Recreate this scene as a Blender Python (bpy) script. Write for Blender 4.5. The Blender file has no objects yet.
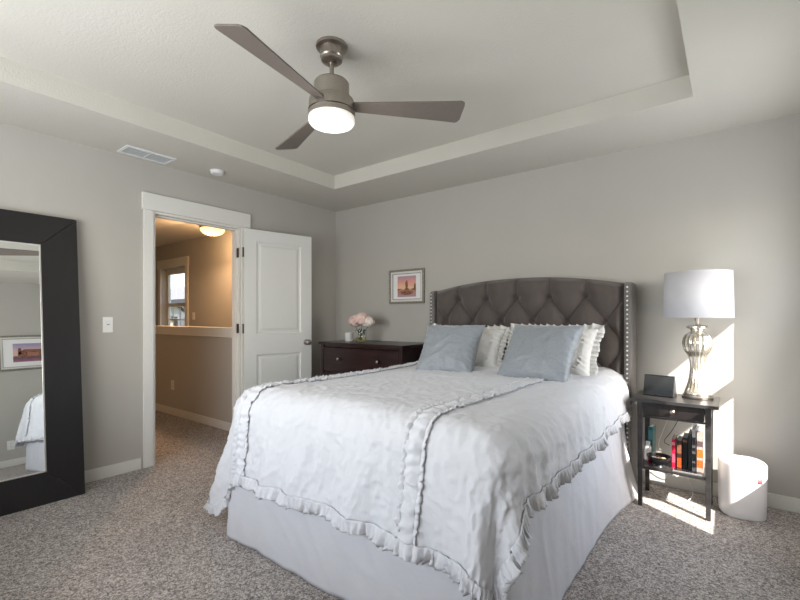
import bpy, bmesh, math, random
from mathutils import Vector, Matrix, noise
PI = math.pi
random.seed(7)
S = bpy.context.scene
C = S.collection

# ------------------------------------------------------------------ camera
cd = bpy.data.cameras.new('camera'); cam = bpy.data.objects.new('camera', cd); C.objects.link(cam)
cam.location = (3.70, -3.58, 1.19)
cam.rotation_euler = (PI/2, 0, math.radians(37.46))
cd.sensor_width = 36; cd.lens = 432/800*36; cd.shift_y = 18/800; cd.clip_start = 0.02
S.camera = cam
S.view_settings.view_transform = 'Standard'; S.view_settings.look = 'None'
S.view_settings.gamma = 1; S.view_settings.use_curve_mapping = False
S.view_settings.exposure = 0.0

# ------------------------------------------------------------------ world, sun, daylight through the windows
w = bpy.data.worlds.new('world'); S.world = w; w.use_nodes = True
nt = w.node_tree; bg = nt.nodes['Background']
sky = nt.nodes.new('ShaderNodeTexSky'); sky.sky_type = 'NISHITA'; sky.sun_disc = False
sky.sun_elevation = math.radians(40); sky.sun_rotation = math.radians(120); sky.air_density = 1.0; sky.dust_density = 2.5
nt.links.new(sky.outputs[0], bg.inputs[0]); bg.inputs[1].default_value = 0.55

def lamp(name, kind, loc, energy, color=(1, 1, 1), direction=None, **kw):
    l = bpy.data.lights.new(name, kind); l.energy = energy; l.color = color
    for k, v in kw.items(): setattr(l, k, v)
    o = bpy.data.objects.new(name, l); C.objects.link(o); o.location = loc
    if direction is not None: o.rotation_euler = Vector(direction).to_track_quat('-Z', 'Y').to_euler()
    return o
lamp('sun', 'SUN', (9, -5, 6), 15.0, (1, .96, .88), (-1, .65, -1), angle=math.radians(0.5))
lamp('daylight_side_window', 'AREA', (4.32, -0.725, 1.22), 19, (.90, .95, 1), (-1, -.35, .35), shape='RECTANGLE', size=.80, size_y=1.2)
lamp('daylight_rear_window', 'AREA', (1.9, -4.36, 1.38), 92, (.93, .965, 1), (0, 1, .85), shape='RECTANGLE', size=2.3, size_y=1.3)

# ------------------------------------------------------------------ materials
def mat(name, color, rough=.6, metal=0., noise_amt=0., noise_scale=20., bump=0., bump_scale=100., stretch=None, emit=None, emit_s=0., alpha=None, trans=0., ior=1.45, sheen=0., color2=None, coat=0., detail=3):
    m = bpy.data.materials.new(name); m.use_nodes = True
    n = m.node_tree.nodes; L = m.node_tree.links; b = n['Principled BSDF']
    b.inputs['Roughness'].default_value = rough; b.inputs['Metallic'].default_value = metal
    b.inputs['Transmission Weight'].default_value = trans; b.inputs['IOR'].default_value = ior
    if sheen: b.inputs['Sheen Weight'].default_value = sheen; b.inputs['Sheen Roughness'].default_value = .4
    if coat: b.inputs['Coat Weight'].default_value = coat
    col = (*color, 1)
    tc = n.new('ShaderNodeTexCoord'); mp = n.new('ShaderNodeMapping'); L.new(tc.outputs['Object'], mp.inputs[0])
    if stretch: mp.inputs['Scale'].default_value = stretch
    nz = n.new('ShaderNodeTexNoise'); nz.inputs['Scale'].default_value = noise_scale; nz.inputs['Detail'].default_value = detail
    L.new(mp.outputs[0], nz.inputs[0])
    c2 = color2 or tuple(max(0, c*(1-noise_amt)) for c in color)
    r = n.new('ShaderNodeValToRGB'); r.color_ramp.elements[0].position = .35; r.color_ramp.elements[1].position = .65
    r.color_ramp.elements[0].color = (*c2, 1); r.color_ramp.elements[1].color = col
    L.new(nz.outputs[0], r.inputs[0]); L.new(r.outputs[0], b.inputs['Base Color'])
    if bump:
        n2 = n.new('ShaderNodeTexNoise'); n2.inputs['Scale'].default_value = bump_scale; n2.inputs['Detail'].default_value = 2
        L.new(mp.outputs[0], n2.inputs[0])
        bp = n.new('ShaderNodeBump'); bp.inputs['Strength'].default_value = bump; bp.inputs['Distance'].default_value = .01
        L.new(n2.outputs[0], bp.inputs['Height']); L.new(bp.outputs[0], b.inputs['Normal'])
    if emit: b.inputs['Emission Color'].default_value = (*emit, 1); b.inputs['Emission Strength'].default_value = emit_s
    return m

M = {}
M['wall'] = mat('wall_paint', (.465, .445, .408), .75, noise_amt=.02, noise_scale=3, bump=.08, bump_scale=140)
M['ceil'] = mat('ceiling_paint', (.60, .575, .520), .85, noise_amt=.02, noise_scale=3, bump=.15, bump_scale=90)
M['trim'] = mat('trim_paint', (.74, .73, .69), .4, noise_amt=.015)
M['door'] = mat('door_paint', (.72, .72, .69), .4, noise_amt=.01)
M['dark'] = mat('dark_wood', (.022, .017, .017), .35, noise_amt=.4, noise_scale=30, stretch=(1, 1, .15), bump=.05, bump_scale=200)
M['dresser'] = mat('mahogany_stain', (.030, .012, .014), .28, noise_amt=.5, noise_scale=30, stretch=(.15, 1, 1))
M['mirrorframe'] = mat('mirror_frame_wood', (.013, .0115, .012), .36, noise_amt=.15, noise_scale=60, stretch=(1, 1, .1))
M['nstand'] = mat('nightstand_wood', (.045, .042, .042), .3, noise_amt=.4, noise_scale=40, stretch=(.15, 1, 1))
M['mirror'] = mat('mirror_glass', (.92, .94, .92), .0, 1.)
M['nickel'] = mat('brushed_nickel', (.42, .38, .34), .3, 1., noise_amt=.15, noise_scale=60, stretch=(1, 1, 12), bump=.03, bump_scale=200)
M['bronze'] = mat('dark_metal', (.10, .085, .07), .35, 1.)
M['blade'] = mat('blade_taupe', (.165, .140, .122), .45, noise_amt=.06, noise_scale=40)
M['upholstery'] = mat('charcoal_linen', (.112, .092, .082), .85, noise_amt=.3, noise_scale=260, bump=.4, bump_scale=420, sheen=.3)
M['wing'] = mat('wing_linen', (.20, .185, .175), .85, noise_amt=.2, noise_scale=260, bump=.4, bump_scale=420, sheen=.3)
M['nail'] = mat('nailhead_pewter', (.88, .86, .83), .35, .6)
M['white_cotton'] = mat('white_cotton', (.71, .71, .735), .85, noise_amt=.02, noise_scale=8, bump=.12, bump_scale=70, sheen=.2)
M['skirt'] = mat('skirt_cotton', (.66, .66, .69), .9, noise_amt=.02, noise_scale=8, bump=.25, bump_scale=20)
M['sham'] = mat('sham_cotton', (.72, .71, .68), .85, noise_amt=.03, noise_scale=30, bump=.3, bump_scale=50)
M['satin'] = mat('blue_grey_satin', (.31, .335, .36), .36, noise_amt=.12, noise_scale=60, stretch=(1, 1, 3), bump=.3, bump_scale=60, sheen=.5)
M['shade'] = mat('lamp_shade_fabric', (.62, .615, .64), .9, noise_amt=.03, noise_scale=300)
M['plastic'] = mat('white_plastic', (.78, .78, .78), .35)
M['plate'] = mat('plate_plastic', (.80, .79, .76), .35)
M['slot'] = mat('socket_slot', (.12, .11, .10), .5)
M['bin'] = mat('bin_plastic', (.80, .79, .80), .4)
M['black'] = mat('black_plastic', (.02, .02, .022), .3)
M['screen'] = mat('dark_screen', (.012, .014, .016), .08, coat=.5)
M['glass'] = mat('clear_glass', (1, 1, 1), .02, trans=1., ior=1.2)
M['water'] = mat('vase_water', (.80, .78, .38), .02, trans=1., ior=1.2)
M['petal'] = mat('peony_petal', (.80, .62, .56), .8, color2=(.74, .50, .45), noise_scale=40)
M['petalw'] = mat('peony_petal_cream', (.82, .74, .69), .8, color2=(.76, .64, .58), noise_scale=40)
M['leaf'] = mat('stem_green', (.05, .11, .04), .6, color2=(.03, .05, .02), noise_scale=60)
M['wax'] = mat('candle_white', (.80, .79, .77), .45)
M['silverframe'] = mat('antique_silver_frame', (.34, .31, .26), .4, .6, noise_amt=.3, noise_scale=40)
M['band'] = mat('frame_inner_band', (.70, .69, .66), .35, .2)
M['mat'] = mat('picture_mat', (.80, .78, .77), .8)
M['housewall'] = mat('neighbour_siding', (.60, .64, .66), .8)
M['roofing'] = mat('asphalt_shingle', (.20, .20, .21), .9, noise_amt=.3, noise_scale=30)
M['tan'] = mat('neighbour_stone', (.45, .36, .26), .9, noise_amt=.4, noise_scale=6)
M['grass'] = mat('lawn', (.18, .22, .10), .95, noise_amt=.4, noise_scale=3)
M['gutter'] = mat('gutter_dark', (.05, .05, .055), .5)
M['redlabel'] = mat('pale_red_label', (.55, .13, .14), .5)
M['duct'] = mat('duct_shadow_grey', (.50, .50, .48), .7)
M['red'] = mat('red_cloth', (.60, .02, .05), .5)
M['cable'] = mat('white_cable', (.75, .74, .72), .5)
M['fanlight'] = mat('lit_frosted_glass', (.95, .92, .88), .4, emit=(1, .95, .88), emit_s=.4)
M['hallbowl'] = mat('lit_alabaster', (.9, .7, .45), .4, emit=(1, .66, .28), emit_s=2.2)
M['vent'] = mat('vent_enamel', (.74, .76, .76), .4)

# carpet: cut-pile flecks of light and dark yarn
def carpet():
    m = bpy.data.materials.new('carpet'); m.use_nodes = True
    n = m.node_tree.nodes; L = m.node_tree.links; b = n['Principled BSDF']; b.inputs['Roughness'].default_value = .95
    tc = n.new('ShaderNodeTexCoord')
    def vor(scale):
        wp = n.new('ShaderNodeTexVoronoi'); wp.inputs['Scale'].default_value = scale; wp.inputs['Randomness'].default_value = 1
        L.new(tc.outputs['Object'], wp.inputs[0])
        sp = n.new('ShaderNodeSeparateColor'); L.new(wp.outputs['Color'], sp.inputs[0]); return wp, sp.outputs[0]
    v1, c1 = vor(230); v2, c2 = vor(105)
    a = n.new('ShaderNodeMix'); a.data_type = 'FLOAT'; a.inputs[0].default_value = .42
    L.new(c1, a.inputs[2]); L.new(c2, a.inputs[3])
    r = n.new('ShaderNodeValToRGB'); e = r.color_ramp.elements
    e[0].position = .15; e[0].color = (.145, .125, .116, 1); e[1].position = .85; e[1].color = (.68, .63, .60, 1)
    x = e.new(.5); x.color = (.355, .320, .298, 1)
    L.new(a.outputs[0], r.inputs[0])
    big = n.new('ShaderNodeTexNoise'); big.inputs['Scale'].default_value = 2.2; L.new(tc.outputs['Object'], big.inputs[0])
    mx = n.new('ShaderNodeMix'); mx.data_type = 'RGBA'; mx.blend_type = 'MULTIPLY'; mx.inputs[0].default_value = .35
    rr = n.new('ShaderNodeValToRGB'); rr.color_ramp.elements[0].position = .35; rr.color_ramp.elements[1].position = .65
    rr.color_ramp.elements[0].color = (.72, .72, .72, 1)
    L.new(big.outputs[0], rr.inputs[0]); L.new(r.outputs[0], mx.inputs[6]); L.new(rr.outputs[0], mx.inputs[7])
    L.new(mx.outputs[2], b.inputs['Base Color'])
    bp = n.new('ShaderNodeBump'); bp.inputs['Strength'].default_value = .25; bp.inputs['Distance'].default_value = .006
    L.new(a.outputs[0], bp.inputs['Height']); L.new(bp.outputs[0], b.inputs['Normal'])
    return m
M['carpet'] = carpet()

# mercury glass: silvered with warm patches
def mercury():
    m = mat('mercury_glass', (.84, .81, .74), .18, .8, color2=(.66, .58, .44), noise_scale=14, bump=.1, bump_scale=60, detail=6)
    return m
M['mercury'] = mercury()

# ------------------------------------------------------------------ mesh helpers
def nb(): return bmesh.new()
def box(bm, x0, x1, y0, y1, z0, z1, mtx=None):
    v = [Vector((x, y, z)) for x in (x0, x1) for y in (y0, y1) for z in (z0, z1)]
    if mtx is not None: v = [mtx @ p for p in v]
    v = [bm.verts.new(p) for p in v]
    for f in ((0, 1, 3, 2), (4, 6, 7, 5), (0, 4, 5, 1), (2, 3, 7, 6), (0, 2, 6, 4), (1, 5, 7, 3)):
        bm.faces.new([v[i] for i in f])
    return bm
def lathe(bm, prof, n=48, c=(0, 0, 0), mod=None, axis='Z', cap=True):
    rings = []
    for (r, z) in prof:
        ring = []
        for k in range(n):
            a = 2*PI*k/n; rr = r*(mod(a, z) if mod else 1)
            p = (rr*math.cos(a), rr*math.sin(a), z)
            if axis == 'X': p = (p[2], p[0], p[1])
            if axis == 'Y': p = (p[0], p[2], p[1])
            ring.append(bm.verts.new((p[0]+c[0], p[1]+c[1], p[2]+c[2])))
        rings.append(ring)
    for a, b in zip(rings, rings[1:]):
        for k in range(n): bm.faces.new((a[k], a[(k+1) % n], b[(k+1) % n], b[k]))
    if cap:
        bm.faces.new(rings[0]); bm.faces.new(rings[-1])
    return bm
def prism(bm, pts, y0, y1, plane='XZ'):
    def P(a, b, h):
        return {'XZ': (a, h, b), 'XY': (a, b, h), 'YZ': (h, a, b)}[plane]
    A = [bm.verts.new(P(a, b, y0)) for a, b in pts]; B = [bm.verts.new(P(a, b, y1)) for a, b in pts]
    bm.faces.new(A); bm.faces.new(B[::-1]); n = len(pts)
    for i in range(n): bm.faces.new((A[i], B[i], B[(i+1) % n], A[(i+1) % n]))
    return bm
def tube(bm, pts, r, n=10):
    pts = [Vector(p) for p in pts]; rings = []
    up = Vector((0, 0, 1))
    for i, p in enumerate(pts):
        t = (pts[min(i+1, len(pts)-1)] - pts[max(i-1, 0)]).normalized()
        s = t.cross(up if abs(t.z) < .9 else Vector((1, 0, 0))).normalized(); q = s.cross(t)
        rings.append([bm.verts.new(p + (s*math.cos(2*PI*k/n) + q*math.sin(2*PI*k/n))*r) for k in range(n)])
    for a, b in zip(rings, rings[1:]):
        for k in range(n): bm.faces.new((a[k], a[(k+1) % n], b[(k+1) % n], b[k]))
    bm.faces.new(rings[0]); bm.faces.new(rings[-1])
    return bm
def grid(bm, f, nu, nv, closed_u=False):
    V = [[bm.verts.new(f(i/nu, j/nv)) for j in range(nv+1)] for i in range(nu if closed_u else nu+1)]
    for i in range(nu):
        for j in range(nv):
            a, b = V[i], V[(i+1) % len(V)]
            bm.faces.new((a[j], b[j], b[j+1], a[j+1]))
    return V
def spline(pts, n=8):
    pts = [Vector(p) for p in pts]; out = []
    P = [pts[0]] + pts + [pts[-1]]
    for i in range(1, len(P)-2):
        for k in range(n):
            t = k/n; a, b, c, d = P[i-1], P[i], P[i+1], P[i+2]
            out.append(.5*((2*b) + (c-a)*t + (2*a-5*b+4*c-d)*t*t + (3*b-a-3*c+d)*t**3))
    out.append(pts[-1]); return out
def obj(name, bm, m, parent=None, smooth=False, bevel=0., solid=0., loc=None, normals=True):
    if normals: bmesh.ops.recalc_face_normals(bm, faces=bm.faces)
    me = bpy.data.meshes.new(name); bm.to_mesh(me); bm.free()
    me.materials.append(m if not isinstance(m, str) else M[m])
    if smooth:
        for p in me.polygons: p.use_smooth = True
        if smooth == 'auto': me.set_sharp_from_angle(angle=math.radians(35))
    o = bpy.data.objects.new(name, me); C.objects.link(o)
    if parent is not None: o.parent = parent
    if loc: o.location = loc
    if solid:
        s = o.modifiers.new('thick', 'SOLIDIFY'); s.thickness = solid; s.offset = -1
    if bevel:
        b = o.modifiers.new('bevel', 'BEVEL'); b.width = bevel; b.segments = 3; b.limit_method = 'ANGLE'; b.angle_limit = math.radians(40)
        b.harden_normals = False
    return o
def thing(name, label, cat, loc=(0, 0, 0), rz=0, group=None, rx=0):
    o = bpy.data.objects.new(name, None); C.objects.link(o); o.location = loc; o.rotation_euler = (rx, 0, rz)
    o.empty_display_size = .05
    o['label'] = label; o['category'] = cat
    if group: o['group'] = group
    return o
def tag(o, label, cat, group=None):
    o['label'] = label; o['category'] = cat
    if group: o['group'] = group
    return o
def struct(name, bm, m, parent=None, **k):
    o = obj(name, bm, m, parent, **k)
    if parent is None: o['kind'] = 'structure'
    return o
def bx(*a): return box(nb(), *a)
def sstep(a, b, x):
    t = min(1, max(0, (x-a)/(b-a))); return t*t*(3-2*t)
def fbm(p, o=3):
    s = 0; a = 1; q = Vector(p)
    for _ in range(o): s += a*noise.noise(q); a *= .5; q = q*2.03
    return s
# ================================================================== THE ROOM
XR, YB, CH, TZ = 4.17, -4.17, 2.44, 2.57          # right wall, rear wall, soffit, tray
DY0, DY1, DH = -2.028, -1.237, 2.052               # door opening in the left wall
T = .12
bm = nb()
box(bm, -5.3, XR+.15, YB-.15, .15, -.12, 0)
struct('floor', bm, 'carpet')
bm = nb(); box(bm, -T, 0, YB-.12, DY0, 0, CH); box(bm, -T, 0, DY1, .0, 0, CH); box(bm, -T, 0, DY0, DY1, DH, CH)
struct('wall_left', bm, 'wall')
struct('wall_back', bx(-T, XR+T, 0, T, 0, 2.75), 'wall')
# right wall with two windows
W1 = (-1.12, -.285, .52, 2.0); W2 = (-3.80, -2.80, .75, 2.05)
bm = nb()
def wall_x(bm, x0, x1, ya, yb, wins, H):
    ys = sorted({ya, yb} | {w_[0] for w_ in wins} | {w_[1] for w_ in wins})
    for a, b in zip(ys, ys[1:]):
        ww = [w_ for w_ in wins if w_[0] <= a and w_[1] >= b]
        if ww: box(bm, x0, x1, a, b, 0, ww[0][2]); box(bm, x0, x1, a, b, ww[0][3], H)
        else: box(bm, x0, x1, a, b, 0, H)
wall_x(bm, XR, XR+T, YB-.12, 0, [W1], CH)
struct('wall_right', bm, 'wall')
bm = nb(); WR = (.75, 3.05, .75, 2.05)
box(bm, 0, WR[0], YB-.12, YB, 0, CH); box(bm, WR[1], XR, YB-.12, YB, 0, CH); box(bm, WR[0], WR[1], YB-.12, YB, 0, WR[2]); box(bm, WR[0], WR[1], YB-.12, YB, WR[3], CH)
struct('wall_front', bm, 'wall')
# ceiling with recessed tray
tx0, tx1, ty0, ty1 = .645, 3.53, -3.52, -.64
bm = nb()
box(bm, 0, tx0, YB, 0, CH, 2.72); box(bm, tx1, XR, YB, 0, CH, 2.72)
box(bm, tx0, tx1, ty1, 0, CH, 2.72); box(bm, tx0, tx1, YB, ty0, CH, 2.72)
box(bm, tx0, tx1, ty0, ty1, TZ, 2.72)
struct('ceiling', bm, 'ceil')
# baseboards
bh = .088
struct('baseboard_back', bx(0, XR, -.014, 0, 0, bh), 'trim', bevel=.004)
bm = nb(); box(bm, 0, .014, YB, DY0-.09, 0, bh); box(bm, 0, .014, DY1+.09, -.014, 0, bh); struct('baseboard_left', bm, 'trim', bevel=.004)
struct('baseboard_right', bx(XR-.014, XR, YB, -.014, 0, bh), 'trim', bevel=.004)
struct('baseboard_front', bx(.014, XR-.014, YB, YB+.014, 0, bh), 'trim', bevel=.004)

def window(n, origin_axis, a0, a1, z0, z1, at, out, parts=True):
    """double hung window in a wall; origin_axis 'x' = wall plane x=at, 'y' = wall plane y=at; out = +1/-1 outward"""
    def B(bm, a, b, d0, d1, za, zb):
        d0, d1 = at+out*d0, at+out*d1
        if d0 > d1: d0, d1 = d1, d0
        if origin_axis == 'x': box(bm, d0, d1, a, b, za, zb)
        else: box(bm, a, b, d0, d1, za, zb)
    bm = nb(); f = .045; zm = (z0+z1)/2
    B(bm, a0, a0+f, .05, .10, z0, z1); B(bm, a1-f, a1, .05, .10, z0, z1)
    B(bm, a0+f, a1-f, .05, .10, z0, z0+f); B(bm, a0+f, a1-f, .05, .10, z1-f, z1); B(bm, a0+f, a1-f, .05, .10, zm-.035, zm+.035)
    fr = struct('window_%d' % n, bm, 'trim')
    bm = nb(); c = .085
    B(bm, a0-c, a0, -.018, 0, z0, z1); B(bm, a1, a1+c, -.018, 0, z0, z1); B(bm, a0-c-.01, a1+c+.01, -.024, 0, z1, z1+.13); B(bm, a0-c-.01, a1+c+.01, -.03, 0, z0-.09, z0)
    obj('window_casing', bm, 'trim', fr, bevel=.003)
    return fr
window(2, 'x', *W1, XR, 1)
window(3, 'y', *WR, YB, -1)
# unseen low eave, added outside the side window so its edge cuts the sunlight
struct('added_eave', bx(XR+T, 4.63, -2.2, .4, 2.07, 2.13), 'roofing')

struct('added_porch_roof', bx(-.6, 6.2, YB-1.9, YB-T-.01, 2.22, 2.3), 'roofing')     # unseen porch roof, added to keep the sun out of the rear window
# ---- door frame and casing (left wall)
bm = nb(); cw = .074
box(bm, 0, .018, DY0-cw, DY0, 0, DH); box(bm, 0, .018, DY1, DY1+cw, 0, DH)
struct('trim_1', bm, 'trim', bevel=.002)
struct('trim_2', bx(0, .026, DY0-cw-.012, DY1+.074+.012, DH, DH+.135), 'trim', bevel=.003)
bm = nb()
box(bm, -T-.004, .004, DY0-.002, DY0+.018, 0, DH); box(bm, -T-.004, .004, DY1-.018, DY1+.002, 0, DH); box(bm, -T-.004, .004, DY0+.018, DY1-.018, DH-.018, DH)
box(bm, -.085, -.045, DY0+.018, DY0+.03, 0, DH-.018); box(bm, -.085, -.045, DY1-.03, DY1-.018, 0, DH-.018); box(bm, -.085, -.045, DY0+.03, DY1-.03, DH-.03, DH-.018)
struct('trim_3', bm, 'trim')
bm = nb(); box(bm, -T-.018, -T, DY0-cw, DY0, 0, DH+.09); box(bm, -T-.018, -T, DY1, DY1+cw, 0, DH+.09); box(bm, -T-.018, -T, DY0, DY1, DH, DH+.09)
struct('trim_4', bm, 'trim')

# ---- door leaf, swung back towards the left wall
def door():
    Wd, Hd, th = .708, 2.025, .035
    root = bpy.data.objects.new('door_1', None); C.objects.link(root); root['kind'] = 'structure'
    root.location = (.034, DY1-.004, .01)
    root.rotation_euler = (0, 0, math.atan2(.725, .155))
    # local X along the leaf, the visible face at y = -th/2 ... towards the room
    panels = [(.12, Wd-.12, 1.03, 1.915), (.12, Wd-.12, .21, .83)]
    bm = nb()
    xs = [0, .12, Wd-.12, Wd]; zs = [0, .21, .83, 1.03, 1.915, Hd]
    for i in range(3):
        for j in range(5):
            if i == 1 and j in (1, 3): continue
            box(bm, xs[i], xs[i+1], -th, 0, zs[j], zs[j+1])
    bmesh.ops.remove_doubles(bm, verts=bm.verts, dist=1e-5)
    # drop interior duplicate faces
    seen = {}
    for f in bm.faces:
        k = tuple(round(c, 4) for c in f.calc_center_median()); seen.setdefault(k, []).append(f)
    bmesh.ops.delete(bm, geom=[f for l in seen.values() if len(l) > 1 for f in l], context='FACES_ONLY')
    obj('door_leaf', bm, 'door', root)
    for (a, b, c, d) in panels:
        bm = nb()
        for ys in (-1, 1):
            def P(t):   # t inset step -> rectangle at depth
                ins, dep = t
                y = -th/2 + ys*(th/2 - dep)
                return [bm.verts.new(p) for p in ((a+ins, y, c+ins), (b-ins, y, c+ins), (b-ins, y, d-ins), (a+ins, y, d-ins))]
            R = [P(t) for t in ((0, 0), (.012, .010), (.030, .010), (.048, .004))]
            for A, Bq in zip(R, R[1:]):
                for k in range(4): bm.faces.new((A[k], A[(k+1) % 4], Bq[(k+1) % 4], Bq[k]))
            bm.faces.new(R[-1])
        obj('door_panel', bm, 'door', root)
    bm = nb()
    for s in (-1, 1):
        y0 = -th/2+s*th/2
        lathe(bm, [(.030, 0), (.030, s*.006), (.012, s*.010), (.012, s*.028), (.027, s*.038), (.030, s*.052), (.022, s*.064), (.006, s*.067)], 24, (Wd-.06, y0, .93), axis='Y')
    obj('door_knob', bm, 'nickel', root, smooth=True)
    for z in (.36, 1.08, 1.80):
        bm = nb(); lathe(bm, [(.007, -.045), (.007, .045)], 12, (-.008, -.028, z)); box(bm, -.004, .0, -.035, -.002, z-.045, z+.045)
        obj('hinge', bm, 'bronze', root)
    for z in (.37, 1.09, 1.81):
        tt = bpy.data.objects.new('hinge_plate', bpy.data.meshes.new('hinge_plate'))
        bm = nb(); box(bm, -.042, -.006, -.0215, -.0185, z-.045, z+.045); bm.to_mesh(tt.data); bm.free()
        tt.data.materials.append(M['bronze']); C.objects.link(tt); tt.parent = root
        tt.matrix_parent_inverse = Matrix.Identity(4)
        mloc = Matrix.Translation((.0, DY1, 0))
        root_m = Matrix.Translation(root.location) @ root.rotation_euler.to_matrix().to_4x4()
        tt.matrix_local = root_m.inverted() @ mloc
    return root
door()

# ================================================================== THE HALL beyond the door
HX0, HY0, HYF, HWY = -5.2, -2.45, -.15, -1.06
bm = nb(); box(bm, HX0-.1, -T, HY0-.1, .0, CH, CH+.1); struct('ceiling_hall', bm, 'ceil')
struct('wall_hall_near', bx(HX0, -T, HY0-.1, HY0, 0, CH), 'wall')
struct('wall_hall_end', bx(HX0-.1, HX0, HY0-.1, 0, 0, CH), 'wall')
wx0, wx1, wz0, wz1 = -4.14, -3.28, .90, 2.04
bm = nb(); box(bm, HX0, wx0, HYF, 0, 0, CH); box(bm, wx1, -T, HYF, 0, 0, CH); box(bm, wx0, wx1, HYF, 0, 0, wz0); box(bm, wx0, wx1, HYF, 0, wz1, CH)
struct('wall_hall_far', bm, 'wall')
struct('wall_landing', bx(-4.6, -T, HWY, HWY+.11, 0, .99), 'wall')
struct('trim_5', bx(-4.6, -T-.02, HWY-.022, HWY+.132, .985, 1.088), 'trim', bevel=.004)
struct('baseboard_hall', bx(-4.6, -T-.02, HWY-.014, HWY, 0, bh), 'trim', bevel=.004)
# hall window: reveal, casing, sashes, grid and glass
bm = nb(); c = .095
box(bm, wx0-c, wx0, HYF-.02, HYF, wz0, wz1); box(bm, wx1, wx1+c, HYF-.02, HYF, wz0, wz1)
box(bm, wx0-c-.012, wx1+c+.012, HYF-.026, HYF, wz1, wz1+.14); box(bm, wx0-c-.02, wx1+c+.02, HYF-.045, HYF, wz0-.03, wz0)
fr = nb(); f = .05; ya, yb = -.055, -.012
box(fr, wx0, wx0+f, ya, yb, wz0, wz1); box(fr, wx1-f, wx1, ya, yb, wz0, wz1); box(fr, wx0+f, wx1-f, ya, yb, wz0, wz0+f); box(fr, wx0+f, wx1-f, ya, yb, wz1-.1, wz1)
box(fr, wx0+f, wx1-f, ya-.01, yb, 1.385, 1.445)
win = struct('window_1', fr, 'trim')
obj('window_casing', bm, 'trim', win, bevel=.003)
g = nb()
for xx in (-3.96, -3.71, -3.46): box(g, xx-.009, xx+.009, -.034, -.026, wz0+f, 1.385)
for zz in (1.16,): box(g, wx0+f, wx1-f, -.034, -.026, zz-.009, zz+.009)
obj('window_grid', g, 'trim', win)
obj('window_pane', bx(wx0+f, wx1-f, -.028, -.024, wz0+f, wz1-.1), 'glass', win)
lamp('hall_lamp_light', 'POINT', (-1.89, -.52, 2.18), 11, (1, .60, .30), shadow_soft_size=.14)
lamp('hall_lamp_down', 'AREA', (-1.89, -.54, 2.27), 30, (1, .60, .32), (0, -.75, -1), shape='DISK', size=.28)
t = thing('ceiling_lamp', 'glowing amber bowl light on the hall ceiling seen through the doorway', 'ceiling lamp', (-1.89, -.47, CH))
obj('mounting_plate', lathe(nb(), [(.06, 0), (.165, -.001), (.165, -.03), (.15, -.04)], 40), 'bronze', t, smooth='auto')
obj('bowl', lathe(nb(), [(.15, -.035), (.155, -.05), (.148, -.075), (.12, -.105), (.07, -.125), (.012, -.133)], 40), 'hallbowl', t, smooth=True)
obj('finial', lathe(nb(), [(.011, -.131), (.011, -.140), (.004, -.150)], 16), 'bronze', t, smooth=True)

def plate(name, label, cat, loc, rz, kind, wd=.075):
    t = thing(name, label, cat, loc, rz)      # local: wall plane is y=0, room towards -y
    obj('wall_plate', bx(-wd/2, wd/2, -.006, 0, -.0575, .0575), 'plate', t, bevel=.002)
    if kind == 'switch':
        obj('rocker', bx(-.017, .017, -.0095, -.006, -.033, .033), 'plastic', t, bevel=.002)
        obj('slot', bx(-.009, .009, -.0105, -.0095, -.002, .004), 'slot', t)
    else:
        for s in (-1, 1):
            q = obj('socket', lathe(nb(), [(.017, 0), (.017, -.003)], 20, (0, -.006, s*.02), axis='Y'), 'plastic', t)
            bm = nb(); box(bm, -.0075, -.0055, -.0096, -.009, s*.02-.002, s*.02+.008); box(bm, .0055, .0075, -.0096, -.009, s*.02-.002, s*.02+.008); obj('slots', bm, 'slot', q)
    return t
plate('light_switch', 'white rocker light switch on the grey wall between the mirror and the doorway', 'light switch', (0, -2.345, 1.14), PI/2, 'switch', .066)
plate('power_outlet', 'white power outlet low on the hall half wall seen through the doorway', 'outlet', (-1.75, HWY, .366), 0, 'outlet')
plate('hall_switch', 'small white switch plate on the hall wall right of the hall window', 'light switch', (-3.03, HYF, 1.22), 0, 'switch')
plate('wall_outlet', 'white power outlet low on the wall reflected in the leaning mirror', 'outlet', (XR, -2.20, .27), -PI/2, 'outlet')

# outside the hall window
struct('ground', bx(-60, 40, .3, 60, -3.2, -3.0), 'grass')
t = thing('neighbour_house', 'grey shingled neighbour house with dark gutter seen through the hall window', 'house', (-14.5, 5.2, -2.55))
bm = nb(); box(bm, -5, 2.2, 0, 6, 0, 4.6); obj('house_wall', bm, 'housewall', t)
bm = nb(); prism(bm, [(-.7, 4.45), (3, 5.55), (6.7, 4.45), (6.7, 4.3), (3, 5.4), (-.7, 4.3)], -5.4, 2.6, 'YZ'); obj('roof', bm, 'roofing', t)
bm = nb(); box(bm, -5.4, 2.6, -.82, -.7, 4.28, 4.46); tube(bm, [(1.1, -.76, 4.3), (1.1, -.5, 4.05), (1.1, -.06, 3.8), (1.1, -.06, 0)], .05); obj('gutter', bm, 'gutter', t)
bm = nb(); box(bm, -2.2, -.2, -.04, 0, 2.3, 3.9); w_ = obj('house_window', bm, 'plastic', t)
obj('window_glass', bx(-2.1, -.3, -.06, -.04, 2.4, 3.8), 'screen', w_)
t = thing('stone_chimney', 'tan stone chimney stack seen low through the hall window', 'chimney', (-13.4, 4.3, -3))
obj('stack', bx(-1.6, -.55, -.3, .3, 0, 4.1), 'tan', t); obj('cap', bx(-1.7, -.45, -.4, .4, 4.1, 4.2), 'gutter', t)

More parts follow.
